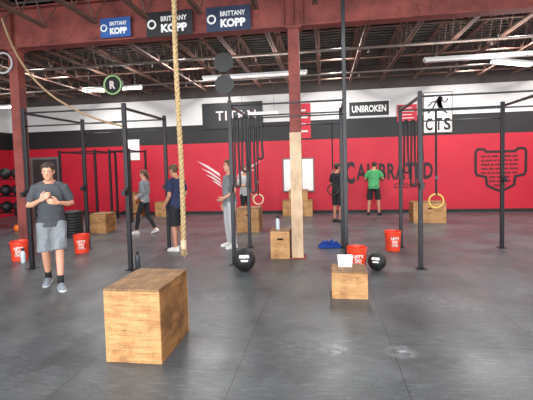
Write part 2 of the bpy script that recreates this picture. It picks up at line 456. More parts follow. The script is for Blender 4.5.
    for sd in 'LR':
        sx = 1 if sd == 'L' else -1
        an = J['ank'+sd]; kn = J['knee'+sd]
        yaw = pose.get('foot'+sd, sx*.22); pit = pose.get('pitch'+sd, 0)
        m = Matrix.Translation((an.x, an.y, 0)) @ Matrix.Rotation(yaw, 4, 'Z') @ Matrix.Translation((0, 0, an.z)) @ Matrix.Rotation(pit, 4, 'X') @ Matrix.Translation((0, 0, -.085))
        bm = nb()
        secs = []
        for tt, hw, h in ((-.080, .020, .055), (-.068, .032, .085), (-.035, .039, .108), (.02, .04, .102), (.09, .047, .074), (.145, .046, .06), (.175, .036, .05), (.192, .018, .034)):
            secs.append((V((0, -tt, h*.46)), V((hw, 0, 0)), V((0, 0, h*.54))))
        loft(bm, secs, 16)
        for v in bm.verts: v.co.z = max(.012, v.co.z)
        bm.transform(S @ m)
        sh_ = obj('shoe', bm, shoe, t, smooth=True)
        bm = nb(); out = []
        for tt, hw in ((-.084, .016), (-.07, .034), (-.03, .042), (.03, .042), (.09, .05), (.15, .048), (.182, .036), (.198, .016)): out.append((hw, -tt))
        ol = [(x, y) for x, y in out]+[(-x, y) for x, y in out[::-1]]
        lo = [bm.verts.new((x, y, 0)) for x, y in ol]; hi = [bm.verts.new((x, y, .022)) for x, y in ol]
        bm.faces.new(lo[::-1]); bm.faces.new(hi)
        for j in range(len(ol)): bm.faces.new((lo[j], lo[(j+1) % len(ol)], hi[(j+1) % len(ol)], hi[j]))
        bm.transform(S @ m)
        obj('sole', bm, M['shoe_w'] if shoe is not M['black_cl'] else M['black_pl'], sh_)
        if socks:
            bm = nb(); tube(bm, [an+V((0, 0, -.02)), an.lerp(kn, .12), an.lerp(kn, .24)], [.042, .043, .048], 14, 'flat'); bm.transform(S); obj('sock', bm, M['black_cl'], t, smooth=True)
    bm = hair_mesh(long_hair, loc[0]*3)
    bm.transform(S @ HM)
    obj('hair', bm, hair, t, smooth=True)
    for sx in (-1, 1):
        bm = nb(); sph(bm, (sx*.031, -.08, 1.645), (.0135, .01, .0085), 10, 8, HM); bm.transform(S); e = obj('eye', bm, M['eyew'], t, smooth=True)
        bm = nb(); sph(bm, (sx*.031, -.0885, 1.645), (.0065, .003, .0065), 8, 6, HM); bm.transform(S); obj('pupil', bm, M['dark'], e, smooth=True)
        bm = nb(); tube(bm, [HM @ V((sx*.014, -.095, 1.668)), HM @ V((sx*.033, -.093, 1.673)), HM @ V((sx*.05, -.08, 1.666))], .0045, 6); bm.transform(S)
        obj('eyebrow', bm, hair, t)
    bm = nb(); sph(bm, (0, -.086, 1.583), (.023, .009, .0065), 10, 6, HM); bm.transform(S); obj('mouth', bm, M['lip'], t, smooth=True)
    return t

person('man in charcoal t-shirt and grey shorts standing in front with hands raised to his chest', G(55, 286), rd(34), 1.77,
       {'elL': (.27, .05, 1.155), 'wrL': (.10, -.17, 1.20), 'elR': (-.27, .02, 1.15), 'wrR': (-.10, -.19, 1.25),
        'hdL': (-.7, -.5, .25), 'hdR': (.55, -.4, .5), 'thL': (0, -.1, 1), 'thR': (0, -.1, 1), 'inL': (-.3, 1, 0), 'inR': (.3, 1, 0), 'curl': .5,
        'kneeL': (.09, -.13, .52), 'ankL': (.085, -.19, .085), 'kneeR': (-.09, -.02, .5), 'ankR': (-.085, .17, .11), 'pitchR': .2, 'nod': .22, 'yaw': -.15},
       M['charcoal'], 'short', M['grey'], 'shorts', M['skin'], M['hair'], M['shoe_d'], slim=.93, voxel=.0065, socks=True)
person('woman in grey long-sleeved top and black leggings walking to the left', G(146, 234), rd(-92), 1.62,
       {'kneeL': (.09, -.16, .525), 'ankL': (.09, -.23, .09), 'kneeR': (-.09, .04, .49), 'ankR': (-.09, .25, .13), 'pitchR': .35,
        'elL': (.22, .10, 1.14), 'wrL': (.2, -.10, 1.02), 'elR': (-.22, .02, 1.13), 'wrR': (-.18, -.2, 1.06)},
       M['grey'], 'long', M['black_cl'], 'leggings', M['skin'], M['hair2'], M['shoe_w'], True, .92)
person('man in navy t-shirt and dark shorts standing in profile behind the hanging rope', G(179, 250), rd(-112), 1.72,
       {'elL': (.235, .02, 1.14), 'wrL': (.22, -.14, .93), 'elR': (-.235, .02, 1.14), 'wrR': (-.2, -.16, .95), 'lean': .06, 'nod': .2},
       M['navy_cl'], 'short', M['black_cl'], 'shorts', M['skin2'], M['hair2'], M['shoe_w'])
person('man in grey t-shirt and pale trousers standing behind the ball target upright', G(231, 247), rd(-55), 1.78,
       {'elL': (.24, .02, 1.14), 'wrL': (.16, -.17, 1.02)}, M['grey'], 'short', M['lgrey'], 'trousers', M['skin'], M['hair2'], M['shoe_w'])
person('person in light grey top standing behind the plywood box in the middle of the gym', G(246, 224), rd(50), 1.66,
       {'elR': (-.25, -.05, 1.15), 'wrR': (-.12, -.22, 1.2)}, M['lgrey'], 'short', M['black_cl'], 'leggings', M['skin'], M['hair2'], M['shoe_w'], False, .95)
person('man in bright green t-shirt and black shorts with his back turned near the red wall', G(374, 215), rd(165), 1.70,
       {'elL': (.285, -.08, 1.18), 'wrL': (.25, -.29, 1.1), 'elR': (-.285, -.08, 1.18), 'wrR': (-.25, -.29, 1.12), 'lean': .22, 'nod': .3,
        'ankL': (.17, .03, .085), 'ankR': (-.17, .03, .085), 'kneeL': (.14, -.02, .5), 'kneeR': (-.14, -.02, .5)},
       M['green_cl'], 'short', M['black_cl'], 'shorts', M['skin2'], M['hair'], M['black_cl'])
person('person in black t-shirt and black shorts standing behind the tall rig upright', G(338, 222), rd(140), 1.66,
       {'elL': (.26, -.03, 1.15), 'wrL': (.2, -.2, 1.0)}, M['black_cl'], 'short', M['black_cl'], 'shorts', M['skin2'], M['hair'], M['black_cl'])

# ------------------------------------------------------------ room shell
YW = 13.35
XL, XR = -11.8, 9.0
CZ = 4.85
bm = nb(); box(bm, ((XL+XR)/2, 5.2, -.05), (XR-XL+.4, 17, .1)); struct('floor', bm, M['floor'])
def banded(name, mk):
    bm = nb()
    for i, (z0, z1) in enumerate(((0, 2.5), (2.5, 3.15), (3.15, 4.08), (4.08, CZ+.1))): mk(bm, z0, z1)
    me = finish(bm, name=name)
    o = bpy.data.objects.new(name, me); COL.objects.link(o)
    for k in ('red_wall', 'black_wall', 'white_wall', 'dark_block'): me.materials.append(M[k])
    for p in me.polygons: p.material_index = 0 if p.center.z < 2.5 else 1 if p.center.z < 3.15 else 2 if p.center.z < 4.08 else 3
    for p in me.polygons:
        if abs(p.normal.z) > .9: p.material_index = 2
    o['kind'] = 'structure'
banded('wall_back', lambda bm, z0, z1: box(bm, ((XL+XR)/2, YW+.1, (z0+z1)/2), (XR-XL+.4, .2, z1-z0)))
banded('wall_left', lambda bm, z0, z1: box(bm, (XL-.1, 5.2, (z0+z1)/2), (.2, 16.3, z1-z0)))
banded('wall_right', lambda bm, z0, z1: box(bm, (XR+.1, 5.2, (z0+z1)/2), (.2, 16.3, z1-z0)))
bm = nb(); box(bm, ((XL+XR)/2, YW-.012, .05), (XR-XL, .024, .1)); struct('baseboard_back', bm, M['black_wall'])
# corrugated deck
bm = nb(); y = -3.2; prof = []
while y < YW+.1:
    prof += [(y, 0), (y+.09, 0), (y+.115, .05), (y+.18, .05), (y+.205, 0)]; y += .205
a = [bm.verts.new((XL-.2, q, CZ+z)) for q, z in prof]; b = [bm.verts.new((XR+.2, q, CZ+z)) for q, z in prof]
for i in range(len(a)-1): bm.faces.new((a[i], a[i+1], b[i+1], b[i]))
bmesh.ops.solidify(bm, geom=bm.faces[:], thickness=.01)
struct('ceiling', bm, M['deck'])

# beam
YB = 6.93
BZ, BH = 4.03, .76
bt = thing('ceiling_beam', 'long maroon steel beam spanning the gym under the roof joists', 'beam', (0, YB, BZ))
bm = nb()
box(bm, ((XL+XR)/2, 0, .0125), (XR-XL-.02, .24, .025)); box(bm, ((XL+XR)/2, 0, BH-.0125), (XR-XL-.02, .24, .025)); box(bm, ((XL+XR)/2, 0, BH/2), (XR-XL-.02, .02, BH-.04))
obj('flanged_beam', bm, M['beam'], bt)
for x in (-5.9, -.49, -.33, -.65, 4.92):
    bm = nb(); box(bm, (x, -.065, BH/2), (.016, .1, BH-.055)); obj('stiffener', bm, M['beam'], bt)
def column(x, label, wrap):
    t = thing('steel_column', label, 'column', (x, YB, 0))
    bm = nb(); box(bm, (0, 0, 2.01), (.19, .19, 3.98)); obj('shaft', bm, M['beam'], t, bev=.006)
    bm = nb(); box(bm, (0, 0, .01), (.3, .3, .02)); obj('base_plate', bm, M['beam'], t)
    bm = nb(); box(bm, (0, 0, 4.014), (.28, .24, .03)); obj('cap_plate', bm, M['beam'], t)
    if wrap:
        bm = nb(); box(bm, (0, -.108, 1.12), (.2, .024, 2.2)); obj('padding_board', bm, M['cream'], t, label='worn tan board on the lower column')
column(-5.9, 'maroon steel column at the left end of the view behind the left rig', False)
column(-.49, 'maroon steel column with a tan board on its lower half beside the plywood box', True)

# joists
JX = [-2.0+.95*k for k in range(-10, 12)]
LJ = 6.3
def joist():
    t = thing('roof_joist', 'dusty brown open-web steel roof joist under the metal deck', 'joist', (0, 0, 4.2), 0, 'open-web joists of the roof')
    bm = nb()
    for sx in (-1, 1): box(bm, (sx*.03, LJ/2, .62), (.05, LJ, .05))
    obj('top_chord', bm, M['joist'], t)
    bm = nb()
    for sx in (-1, 1): box(bm, (sx*.026, LJ/2, .02), (.036, LJ-.9, .04))
    obj('bottom_chord', bm, M['joist'], t)
    pts = [(0, .05, .61)]; n = 10; stp = (LJ-1.0)/n
    for i in range(n+1):
        pts.append((0, .5+i*stp, .02))
        if i < n: pts.append((0, .5+(i+.5)*stp, .61))
    pts.append((0, LJ-.05, .61))
    bm = nb()
    for p, q in zip(pts, pts[1:]): cyl(bm, p, q, .012, n=6)
    obj('web', bm, M['joist'], t)
    return t
j0 = None
for x in JX:
    for y0 in (6.97, .58):
        j = joist() if j0 is None else copy_tree(j0)
        if j0 is None: j0 = j
        j.location = (x, y0, 4.2)
for y, z, r, lb in ((8.9, 4.172, .03, 'grey sprinkler pipe crossing under the joists nearest the beam'), (11.2, 4.172, .03, 'grey sprinkler pipe crossing under the joists near the red wall')):
    t = thing('sprinkler_pipe', lb, 'pipe', (0, y, z))
    bm = nb(); cyl(bm, (XL+.0, 0, 0), (XR-.0, 0, 0), r, n=10); obj('pipe', bm, M['pipe'], t, smooth=True)
    for k in range(7):
        bm = nb(); cyl(bm, (-9+2.5*k, 0, -.03), (-9+2.5*k, 0, -.1), .012, n=8); cyl(bm, (-9+2.5*k, 0, -.1), (-9+2.5*k, 0, -.11), .03, n=10); obj('sprinkler_head', bm, M['pipe'], t)
for y, z, lb in ((7.9, 4.265, 'thin bridging rod tying the joists just beyond the beam'), (10.1, 4.265, 'thin bridging rod tying the joists halfway to the red wall'), (12.3, 4.265, 'thin bridging rod tying the joists close to the red wall'), (4.6, 4.265, 'thin bridging rod tying the joists in front of the beam')):
    bm = nb(); cyl(bm, (XL, 0, 0), (XR, 0, 0), .022, n=8); o = obj('bridging_rod', bm, M['joist'], None, (0, y, z)); tag(o, lb, 'rod')

# ------------------------------------------------------------ light fixtures
def area(loc, rot, sx, sy, e, col=(1, 1, 1)):
    la = bpy.data.lights.new('light', 'AREA'); la.shape = 'RECTANGLE'; la.size = sx; la.size_y = sy; la.energy = e; la.color = col
    o = bpy.data.objects.new('light', la); COL.objects.link(o); o.location = loc; o.rotation_euler = rot
def fixture(c, L, rz, label, mat):
    t = thing('strip_light', label, 'ceiling light', c, rz)
    bm = nb(); prism(bm, [(-.09, 0), (.09, 0), (.05, .06), (-.05, .06)], -L/2, L/2); bm.transform(Matrix.Rotation(PI/2, 4, 'Z')); obj('housing', bm, M['white_pl'], t)
    bm = nb(); box(bm, (0, 0, -.012), (L*.98, .14, .024)); obj('diffuser', bm, M[mat], t, bev=.004)
    for sx in (-1, 1):
        bm = nb(); cyl(bm, (sx*L*.4, 0, .06), (sx*L*.4, 0, 4.2-c[2]+.6), .005, n=6); obj('hanger_wire', bm, M['bar'], t)
    # added upward lamp to brighten the deck and joists above
    area((c[0], c[1], c[2]+.075), (PI, 0, -rz), L, .08, 20, (1, .97, .93))
    return t
def fx(px, py, z, L, label, rz=0, mat='lamp'):
    d = ray(px, py); t = (z-CAMZ)/d.z
    fixture((d.x*t, d.y*t, z), L, rz, label, mat)
fx(254, 76, 3.7, 2.4, 'long white strip light above the middle rig')
fx(488, 57, 3.75, 2.5, 'long grey-white strip light hanging at upper right', 0, 'lamp_lo')
fx(513, 63, 3.5, 1.0, 'short glaring strip light at the far upper right', .5, 'lamp_hi')
fx(112, 89, 3.75, 1.6, 'strip light behind the round hanging sign', 0, 'lamp_hi')
fx(5, 107, 3.7, 1.2, 'strip light at the far left edge near the left wall', 0, 'lamp_hi')
fx(258, 114, 3.2, 1.2, 'small strip light in front of the black banner')

# ------------------------------------------------------------ signs
def beam_banner(x0, y0, x1, y1, mat, label, l2):
    Yb = YB-.1255
    a, b = P(x0, y0, Yb), P(x1, y1, Yb)
    w, h = b.x-a.x, a.z-b.z
    t = thing('name_banner', label, 'banner', ((a.x+b.x)/2, Yb, (a.z+b.z)/2))
    bm = nb(); box(bm, (0, 0, 0), (w, .01, h)); obj('panel', bm, mat, t)
    bm = nb(); torus(bm, (-w*.38, -.008, 0), h*.16, h*.04, 'Y', 16, 6); obj('emblem', bm, M['txt_w'], t)
    text('lettering', l2[0], w*.56, h*.2, M['txt_w'], t, (w*.1, -.006, h*.2))
    text('lettering', l2[1], w*.56, h*.34, M['txt_w'], t, (w*.1, -.006, -h*.18), .05)
    return t
beam_banner(100, 19, 131, 36, M['blue'], 'blue name banner on the beam, leftmost of the three', ('BRITTANY', 'KOPP'))
beam_banner(146, 13, 193, 34, M['blackvinyl'], 'black name banner in the middle of the three on the beam', ('BRITTANY', 'KOPP'))
beam_banner(206, 8, 251, 29, M['navy'], 'dark navy name banner on the beam, nearest the column', ('BRITTANY', 'KOPP'))

def wall_rect(x0, y0, x1, y1, off=.02):
    a, b = P(x0, y0, YW-off), P(x1, y1, YW-off)
    return V(((a.x+b.x)/2, YW-off, (a.z+b.z)/2)), abs(b.x-a.x), abs(a.z-b.z)
c, w, h = wall_rect(348, 101.5, 390, 116)
t = thing('wall_sign', 'black sign with white border reading UNBROKEN', 'sign', c)
bm = nb(); box(bm, (0, 0, 0), (w, .03, h)); obj('border', bm, M['txt_w'], t)
bm = nb(); box(bm, (0, -.012, 0), (w*.95, .016, h*.86)); obj('panel', bm, M['blackvinyl'], t)
text('lettering', 'UNBROKEN', w*.82, h*.42, M['txt_w'], t, (0, -.022, 0), .03)
c, w, h = wall_rect(202, 104, 263, 127, .03)
t = thing('wall_banner', 'wide black banner with white lettering high on the wall', 'banner', c)
bm = nb(); box(bm, (0, 0, 0), (w, .02, h)); obj('panel', bm, M['blackvinyl'], t)
text('lettering', 'TITAN', w*.66, h*.36, M['faded'], t, (w*.06, -.012, 0), .01, spacing=1.15)
c, w, h = wall_rect(423.5, 93, 452, 132, .03)
t = thing('wall_flag', 'white flag with black line emblem and letters CTS', 'flag', c)
bm = nb(); box(bm, (0, 0, 0), (w, .015, h)); obj('cloth', bm, M['white_pl'], t)
bm = nb()
for a_, s_ in (((0, -.004, h/2), (w, .012, .03)), ((0, -.004, -h/2), (w, .012, .03)), ((w/2, -.004, 0), (.03, .012, h)), ((-w/2, -.004, 0), (.03, .012, h))): box(bm, a_, s_)
obj('hem', bm, M['pipe'], t)
for s_, dx in (('C', -.31), ('T', .03), ('S', .33)):
    text('lettering', s_, w*.25, h*.31, M['txt_k'], t, (w*dx, -.009, -h*.29), .03)
for q in (((-.36, -.02), (-.16, .12), (-.04, .30), (.06, .40), (.16, .36), (.12, .26), (.02, .14), (.2, .04), (.34, -.03)),
          ((-.34, .16), (-.2, .26), (-.05, .28)), ((.14, .30), (.26, .24), (.36, .34))):
    bm = nb(); ribbon(bm, [(x*w, z*h) for x, z in q], w*.05, -.008); obj('emblem', bm, M['txt_k'], t)
for (x0, y0, x1, y1, lb) in ((291, 104, 311, 138, 'tall red banner with white lettering behind the column'), (397, 105, 417, 121, 'small red banner between the UNBROKEN sign and the white flag')):
    c, w, h = wall_rect(x0, y0, x1, y1, .03)
    t = thing('wall_banner', lb, 'banner', c)
    bm = nb(); box(bm, (0, 0, 0), (w, .015, h)); obj('panel', bm, M['red_wall'], t)
    for k in range(4):
        bm = nb(); box(bm, (0, -.01, h*(.3-.2*k)), (w*(.7 if k % 2 else .5), .004, h*.05)); obj('lettering', bm, M['faded'], t)
c, w, h = wall_rect(345, 164, 433, 180, .003)
t = thing('wall_lettering', 'black painted word CALIBRATED with a smaller word below on the red wall', 'lettering', c)
text('lettering', 'C', w*.115, h*1.28, M['txt_k'], t, (-w*.443, 0, 0), .035)
text('lettering', 'ALIBRATED', w*.87, h*.92, M['txt_k'], t, (w*.065, 0, h*.03), .035, spacing=1.14)
text('lettering', 'CROSSFIT', w*.36, h*.27, M['txt_k'], t, (w*.24, 0, -h*.78), .02, spacing=1.1)
# shield emblem
t = thing('wall_emblem', 'black notched shield outline filled with lines of text on the red wall at right', 'emblem', P(500.5, 170, YW-.004))
px_ = (P(527, 165, YW).x-P(474, 165, YW).x)/2
hz_ = (P(500, 148, YW).z-P(500, 193, YW).z)/2
SHP = [(-1, .84), (-.9, 1), (-.62, 1), (-.52, .88), (.52, .88), (.62, 1), (.9, 1), (1, .84), (1, -.1), (.92, -.26), (.6, -.34), (.56, -.7), (.3, -.86), (0, -1), (-.3, -.86), (-.56, -.7), (-.6, -.34), (-.92, -.26), (-1, -.1)]
bm = nb()
n = len(SHP); out = [(x*px_, z*hz_) for x, z in SHP]; inn = []
for i in range(n):
    p0, p1, p2 = (V((*out[k % n], 0)) for k in (i-1, i, i+1))
    n1 = V((-(p1-p0).y, (p1-p0).x, 0)).normalized(); n2 = V((-(p2-p1).y, (p2-p1).x, 0)).normalized()
    m_ = (n1+n2).normalized(); q = p1-m_*(.08/max(.5, m_.dot(n1)))
    q2 = p1+m_*(.08/max(.5, m_.dot(n1)))
    inn.append((q if q.length < q2.length else q2)[:2])
rg = [[bm.verts.new((x, y, z)) for x, z in q] for q, y in ((out, 0), (out, -.006), (inn, -.006), (inn, 0))]
bridge(bm, rg, True)
obj('outline', bm, M['txt_k'], t)
for r in range(8):
    z = hz_*(.62-.185*r); half = px_*(.74 if z > -hz_*.16 else .44 if z > -hz_*.6 else .26)
    bm = nb(); x = -half
    while x < half-.05:
        l = min(random.uniform(.12, .3), half-x)
        k_ = max(1, int(l/.05))
        for k in range(k_): box(bm, (x+.05*k+.02, -.003, z), (.032, .006, hz_*.085))
        x += k_*.05+.035
    obj('lettering', bm, M['txt_k'], t)
# wings: flat pointed stripes
t = thing('wall_wing_emblem', 'white striped wing emblem painted on the red wall behind the middle rig', 'emblem', P(229, 175, YW-.003))
o0 = t.location
for sgn in (-1, 1):
    for tip, r0, r1 in (((197, 161), (219, 173), (221, 177)), ((201, 168), (219.5, 178.2), (221.5, 181)), ((206, 174.5), (220, 182), (222, 184.5)), ((212, 180.5), (221, 185.5), (223, 188))):
        pts = []
        for x, y in (tip, ((tip[0]+r0[0])/2, (tip[1]+r0[1])/2-1.2), r0, r1, ((tip[0]+r1[0])/2, (tip[1]+r1[1])/2)):
            q = P(x if sgn < 0 else 458-x, y, YW); pts.append((q.x-o0.x, q.z-o0.z))
        bm = nb(); prism(bm, pts, .0, -.006); obj('wing_stripe', bm, M['faded'], t)
# whiteboard
c, w, h = wall_rect(283, 159, 314, 191, .02)
t = thing('whiteboard', 'white wall board behind the steel column', 'whiteboard', c)
bm = nb(); box(bm, (0, 0, 0), (w, .02, h)); obj('board', bm, M['white_pl'], t)
bm = nb()
for a_, s_ in (((0, -.005, h/2), (w+.06, .03, .04)), ((0, -.005, -h/2), (w+.06, .03, .04)), ((w/2, -.005, 0), (.04, .03, h)), ((-w/2, -.005, 0), (.04, .03, h))): box(bm, a_, s_)
obj('frame', bm, M['pipe'], t)
c, w, h = wall_rect(124, 140, 140, 160, .015)
t = obj('wall_poster', (lambda b: (box(b, (0, 0, 0), (w, .01, h)), b)[1])(nb()), M['txt_w'], None, c); tag(t, 'white paper poster on the red wall above the woman', 'poster')
# dark door and grey frame behind the man
c, w, h = wall_rect(36, 148, 56, 214, .02)
bm = nb(); box(bm, (c.x, YW-.02, 1.05), (1.0, .04, 2.1)); d1 = struct('door_1', bm, M['door'])
bm = nb(); sph(bm, (c.x+.4, YW-.08, 1.0), .035); cyl(bm, (c.x+.4, YW-.08, 1.0), (c.x+.4, YW-.03, 1.0), .015); obj('handle', bm, M['bar'], d1)
bm = nb()
for sx in (-1, 1): box(bm, (c.x+sx*.56, YW-.025, 1.09), (.1, .05, 2.18))
box(bm, (c.x, YW-.025, 2.15), (1.02, .05, .09)); struct('trim_1', bm, M['panel'])

# round hanging sign R
c = P(113, 85, 8.4)
t = thing('hanging_round_sign', 'round black sign with pale green ring and letter R hanging from the roof', 'sign', c)
bm = nb(); cyl(bm, (0, -.02, 0), (0, .02, 0), .24, n=32); obj('disc', bm, M['black_pl'], t)
bm = nb(); torus(bm, (0, -.02, 0), .205, .02, 'Y', 32, 8); obj('ring', bm, M['green'], t)
text('lettering', 'R', .14, .18, M['faded'], t, (0, -.022, 0), .05)
bm = nb(); cyl(bm, (0, 0, .23), (0, 0, 4.85-c.z), .008, n=6); obj('hanger_rod', bm, M['bar'], t)
c = P(3, 63, 6.80)
t = thing('hanging_hoop', 'pale hoop hanging below the left end of the beam', 'hoop', c)
bm = nb(); torus(bm, (0, 0, 0), .19, .02, 'Y'); obj('ring', bm, M['lgrey'], t, smooth=True)
bm = nb(); cyl(bm, (0, 0, .19), (0, .03, BZ-c.z+.01), .008, n=6); obj('strap', bm, M['black_cl'], t)

# ------------------------------------------------------------ rigs
def upright(t, x, y, h):
    bm = nb(); box(bm, (x, y, h/2+.006), (.062, .062, h-.012)); u = obj('upright', bm, M['rig'], t, bev=.006)
    bm = nb(); box(bm, (x, y, .004), (.15, .15, .008)); obj('foot_plate', bm, M['rig'], u)
def rbeam(t, a, b, s=.04, name='crossmember'):
    a, b = V(a), V(b); d = b-a
    bm = nb(); box(bm, (a+b)/2, (abs(d.x)+.001 if abs(d.x) > .1 else s, abs(d.y)+.001 if abs(d.y) > .1 else s, s)); obj(name, bm, M['rig'], t, bev=.004)
def pbar(t, a, b, r=.013):
    bm = nb(); cyl(bm, a, b, r, n=12); obj('pull_up_bar', bm, M['bar'], t, smooth=True)
def rig(label, x0, x1, y0, y1, h=2.72, tall=None):
    t = thing('pull_up_rig', label, 'rig', ((x0+x1)/2, (y0+y1)/2, 0))
    w, d = (x1-x0)/2, (y1-y0)/2
    for sx in (-1, 1):
        for sy in (-1, 1):
            upright(t, sx*w, sy*d, tall if (tall and sx == 1 and sy == -1) else h)
        rbeam(t, (sx*w, -d+.031, h-.08), (sx*w, d-.031, h-.08))
    for sy in (-1, 1):
        pbar(t, (-w, sy*d, h-.08), (w, sy*d, h-.08), .015)
        pbar(t, (-w, sy*d, h-.3), (w, sy*d, h-.3))
    for sx in (-1, 1):   # j cups
        for sy in (-1, 1):
            bm = nb(); box(bm, (sx*w, sy*d-.048, 1.3), (.06, .035, .12)); box(bm, (sx*w, sy*d-.095, 1.25), (.06, .09, .025)); box(bm, (sx*w, sy*d-.135, 1.28), (.06, .015, .08)); obj('barbell_hook', bm, M['rig'], t)
    return t
rig('black steel pull-up rig around the man at left', -4.98, -3.18, 5.94, 7.55)
rb = rig('black steel pull-up rig in the middle with round ball targets and one tall upright', -1.53, .33, 6.35, 7.75, 2.74, 4.8)
rig('black steel pull-up rig at right in front of the painted shield', 1.45, 3.27, 6.25, 7.82)
# ball targets on the middle rig
bm = nb(); cyl(bm, (-.93, -.70, 2.73), (-.93, -.70, 3.42), .02, n=10); ts = obj('target_stem', bm, M['rig'], rb)
for z in (3.0, 3.36):
    bm = nb(); cyl(bm, (-1.0, -.745, z), (-1.0, -.72, z), .16, n=32); obj('target_disc', bm, M['black_pl'], rb)
# background rack along the back wall at left
def upright_rack(label, x0, x1, y0, y1, h):
    t = thing('squat_rack', label, 'rack', ((x0+x1)/2, (y0+y1)/2, 0)); w, d = (x1-x0)/2, (y1-y0)/2
    for sx in (-1, 1):
        for sy in (-1, 1): upright(t, sx*w, sy*d, h)
        rbeam(t, (sx*w, -d+.031, h-.06), (sx*w, d-.031, h-.06)); rbeam(t, (sx*w, -d+.031, .25), (sx*w, d-.031, .25))
    rbeam(t, (-w, d, h-.06), (w, d, h-.06)); rbeam(t, (-w, -d, h-.06), (w, -d, h-.06))
    return t
q0, q1 = P(62, 200, 11.2), P(97, 200, 11.2)
upright_rack('black squat rack far behind the bucket on the left', q0.x, q1.x, 11.2, 12.4, 2.3)
q0, q1 = P(108, 200, 11.2), P(128, 200, 11.2)
upright_rack('narrow black squat rack near the white poster', q0.x, q1.x, 11.4, 12.5, 2.3)

# ------------------------------------------------------------ ropes
def strands(pts, R, r, pitch):
    bm = nb()
    pts = [V(p) for p in pts]
    fine = []
    for p, q in zip(pts, pts[1:]):
        n = max(2, int((q-p).length/.02))
        for i in range(n): fine.append(p.lerp(q, i/n))
    fine.append(pts[-1])
    for k in range(3):
        path = []; acc = 0
        for i, p in enumerate(fine):
            if i: acc += (p-fine[i-1]).length
            t = (fine[min(i+1, len(fine)-1)]-fine[max(i-1, 0)]).normalized()
            u = t.cross(V((0, 1, 0.1))).normalized(); b = t.cross(u)
            a = 2*PI*(acc/pitch+k/3)
            path.append(p+(u*math.cos(a)+b*math.sin(a))*R)
        tube(bm, path, r, 7)
    return bm
t = thing('climbing_rope', 'thick tan climbing rope hanging straight down in front', 'rope', (-2.0, 5.26, .49))
wob = [(.012*math.sin(z*1.7), 0, z) for z in [.1+.12*i for i in range(31)]]
obj('rope', strands(wob, .019, .0195, .2), M['rope'], t, smooth=True)
bm = nb(); cyl(bm, (0, 0, .02), (0, 0, .14), .04, n=14); obj('end_binding', bm, M['tape'], t, label='pale taped end')
bm = nb()
for k in range(14):
    a = 2*PI*k/14; rr_ = .03 if k % 2 else .016
    tube(bm, [(rr_*math.cos(a), rr_*math.sin(a), .03), (rr_*1.3*math.cos(a), rr_*1.3*math.sin(a), -.02), (rr_*1.7*math.cos(a+.3), rr_*1.7*math.sin(a+.3), -.06-.02*(k % 3))], [.007, .006, .003], 6)
obj('frayed_end', bm, M['rope'], t, label='frayed tan fibres at the rope end')
bm = nb(); torus(bm, (0, 0, 3.70), .06, .012, 'X', 16, 8); obj('hanging_ring', bm, M['bar'], t)
pts = [P(px, py, 5.86) for px, py in ((2, 19), (9, 38), (20, 60), (35, 80), (54, 97), (78, 111), (100, 120), (122, 126))]
cr = []
for i in range(len(pts)-1):
    p0, p1, p2, p3 = pts[max(i-1, 0)], pts[i], pts[i+1], pts[min(i+2, len(pts)-1)]
    for k in range(6):
        u = k/6; cr.append(.5*((2*p1)+(p2-p0)*u+(2*p0-5*p1+4*p2-p3)*u*u+(3*p1-p0-3*p2+p3)*u**3))
cr.append(pts[-1])
o = obj('tied_back_rope', strands(cr, .009, .0105, .11), M['rope2'], None, smooth=True)
tag(o, 'tan rope sagging from the roof to the top of the left rig', 'rope')

# ------------------------------------------------------------ rings and bands
def gym_ring(x, y, ztop, z, r, mat, label):
    t = thing('gymnastic_ring', label, 'gym ring', (x, y, z))
    bm = nb(); torus(bm, (0, 0, 0), r, .014, 'Y'); obj('ring', bm, mat, t, smooth=True)
    bm = nb(); box(bm, (0, -.018, (ztop-z+r)/2), (.024, .004, ztop-z-r+.03)); box(bm, (0, .018, (ztop-z+r)/2), (.024, .004, ztop-z-r+.03)); box(bm, (0, 0, ztop-z+.017), (.024, .04, .004)); obj('strap', bm, M['black_cl'], t)
    bm = nb(); box(bm, (0, -.026, r+.25), (.04, .012, .05)); obj('buckle', bm, M['bar'], t)
gym_ring(1.68, 6.25, 2.42, 1.05, .105, M['yellow'], 'yellow gymnastic ring hanging from the right rig by a black strap')
gym_ring(.16, 7.75, 2.44, 1.15, .105, M['black_pl'], 'black gymnastic ring hanging beside the tall upright')
gym_ring(-1.33, 7.75, 2.44, .98, .1, M['tape'], 'pale wooden gymnastic ring hanging above the ply box and ball')
def band(x, y, ztop, L, w, r, label, mat=None):
    pts = []
    for i in range(24):
        a = 2*PI*i/24; sx, sz = math.cos(a), math.sin(a)
        pts.append((w*sx*(1.2 if sz < 0 else .8), .0, (L/2-w)*(1 if sz > 0 else -1 if sz < 0 else 0)+w*sz))
    bm = nb(); tube(bm, pts, r, 8, closed=True); bm.transform(Matrix.Diagonal((1, 1.6, 1, 1)))
    o = obj('resistance_band', bm, mat or M['black_pl'], None, (x, y, ztop-L/2), smooth=True)
    tag(o, label, 'band', 'resistance bands hanging on the rigs')
for x, L in ((-1.43, 1.15), (-1.30, .9), (-1.17, 1.25), (-1.04, .7)): band(x, 6.35, 2.47, L, .037, .019, 'black rubber band looped over the bar of the middle rig')
for x, L in ((1.56, 1.0), (1.69, 1.25), (1.82, .8)): band(x, 7.82, 2.45, L, .037, .019, 'black rubber band looped over the back bar of the right rig')

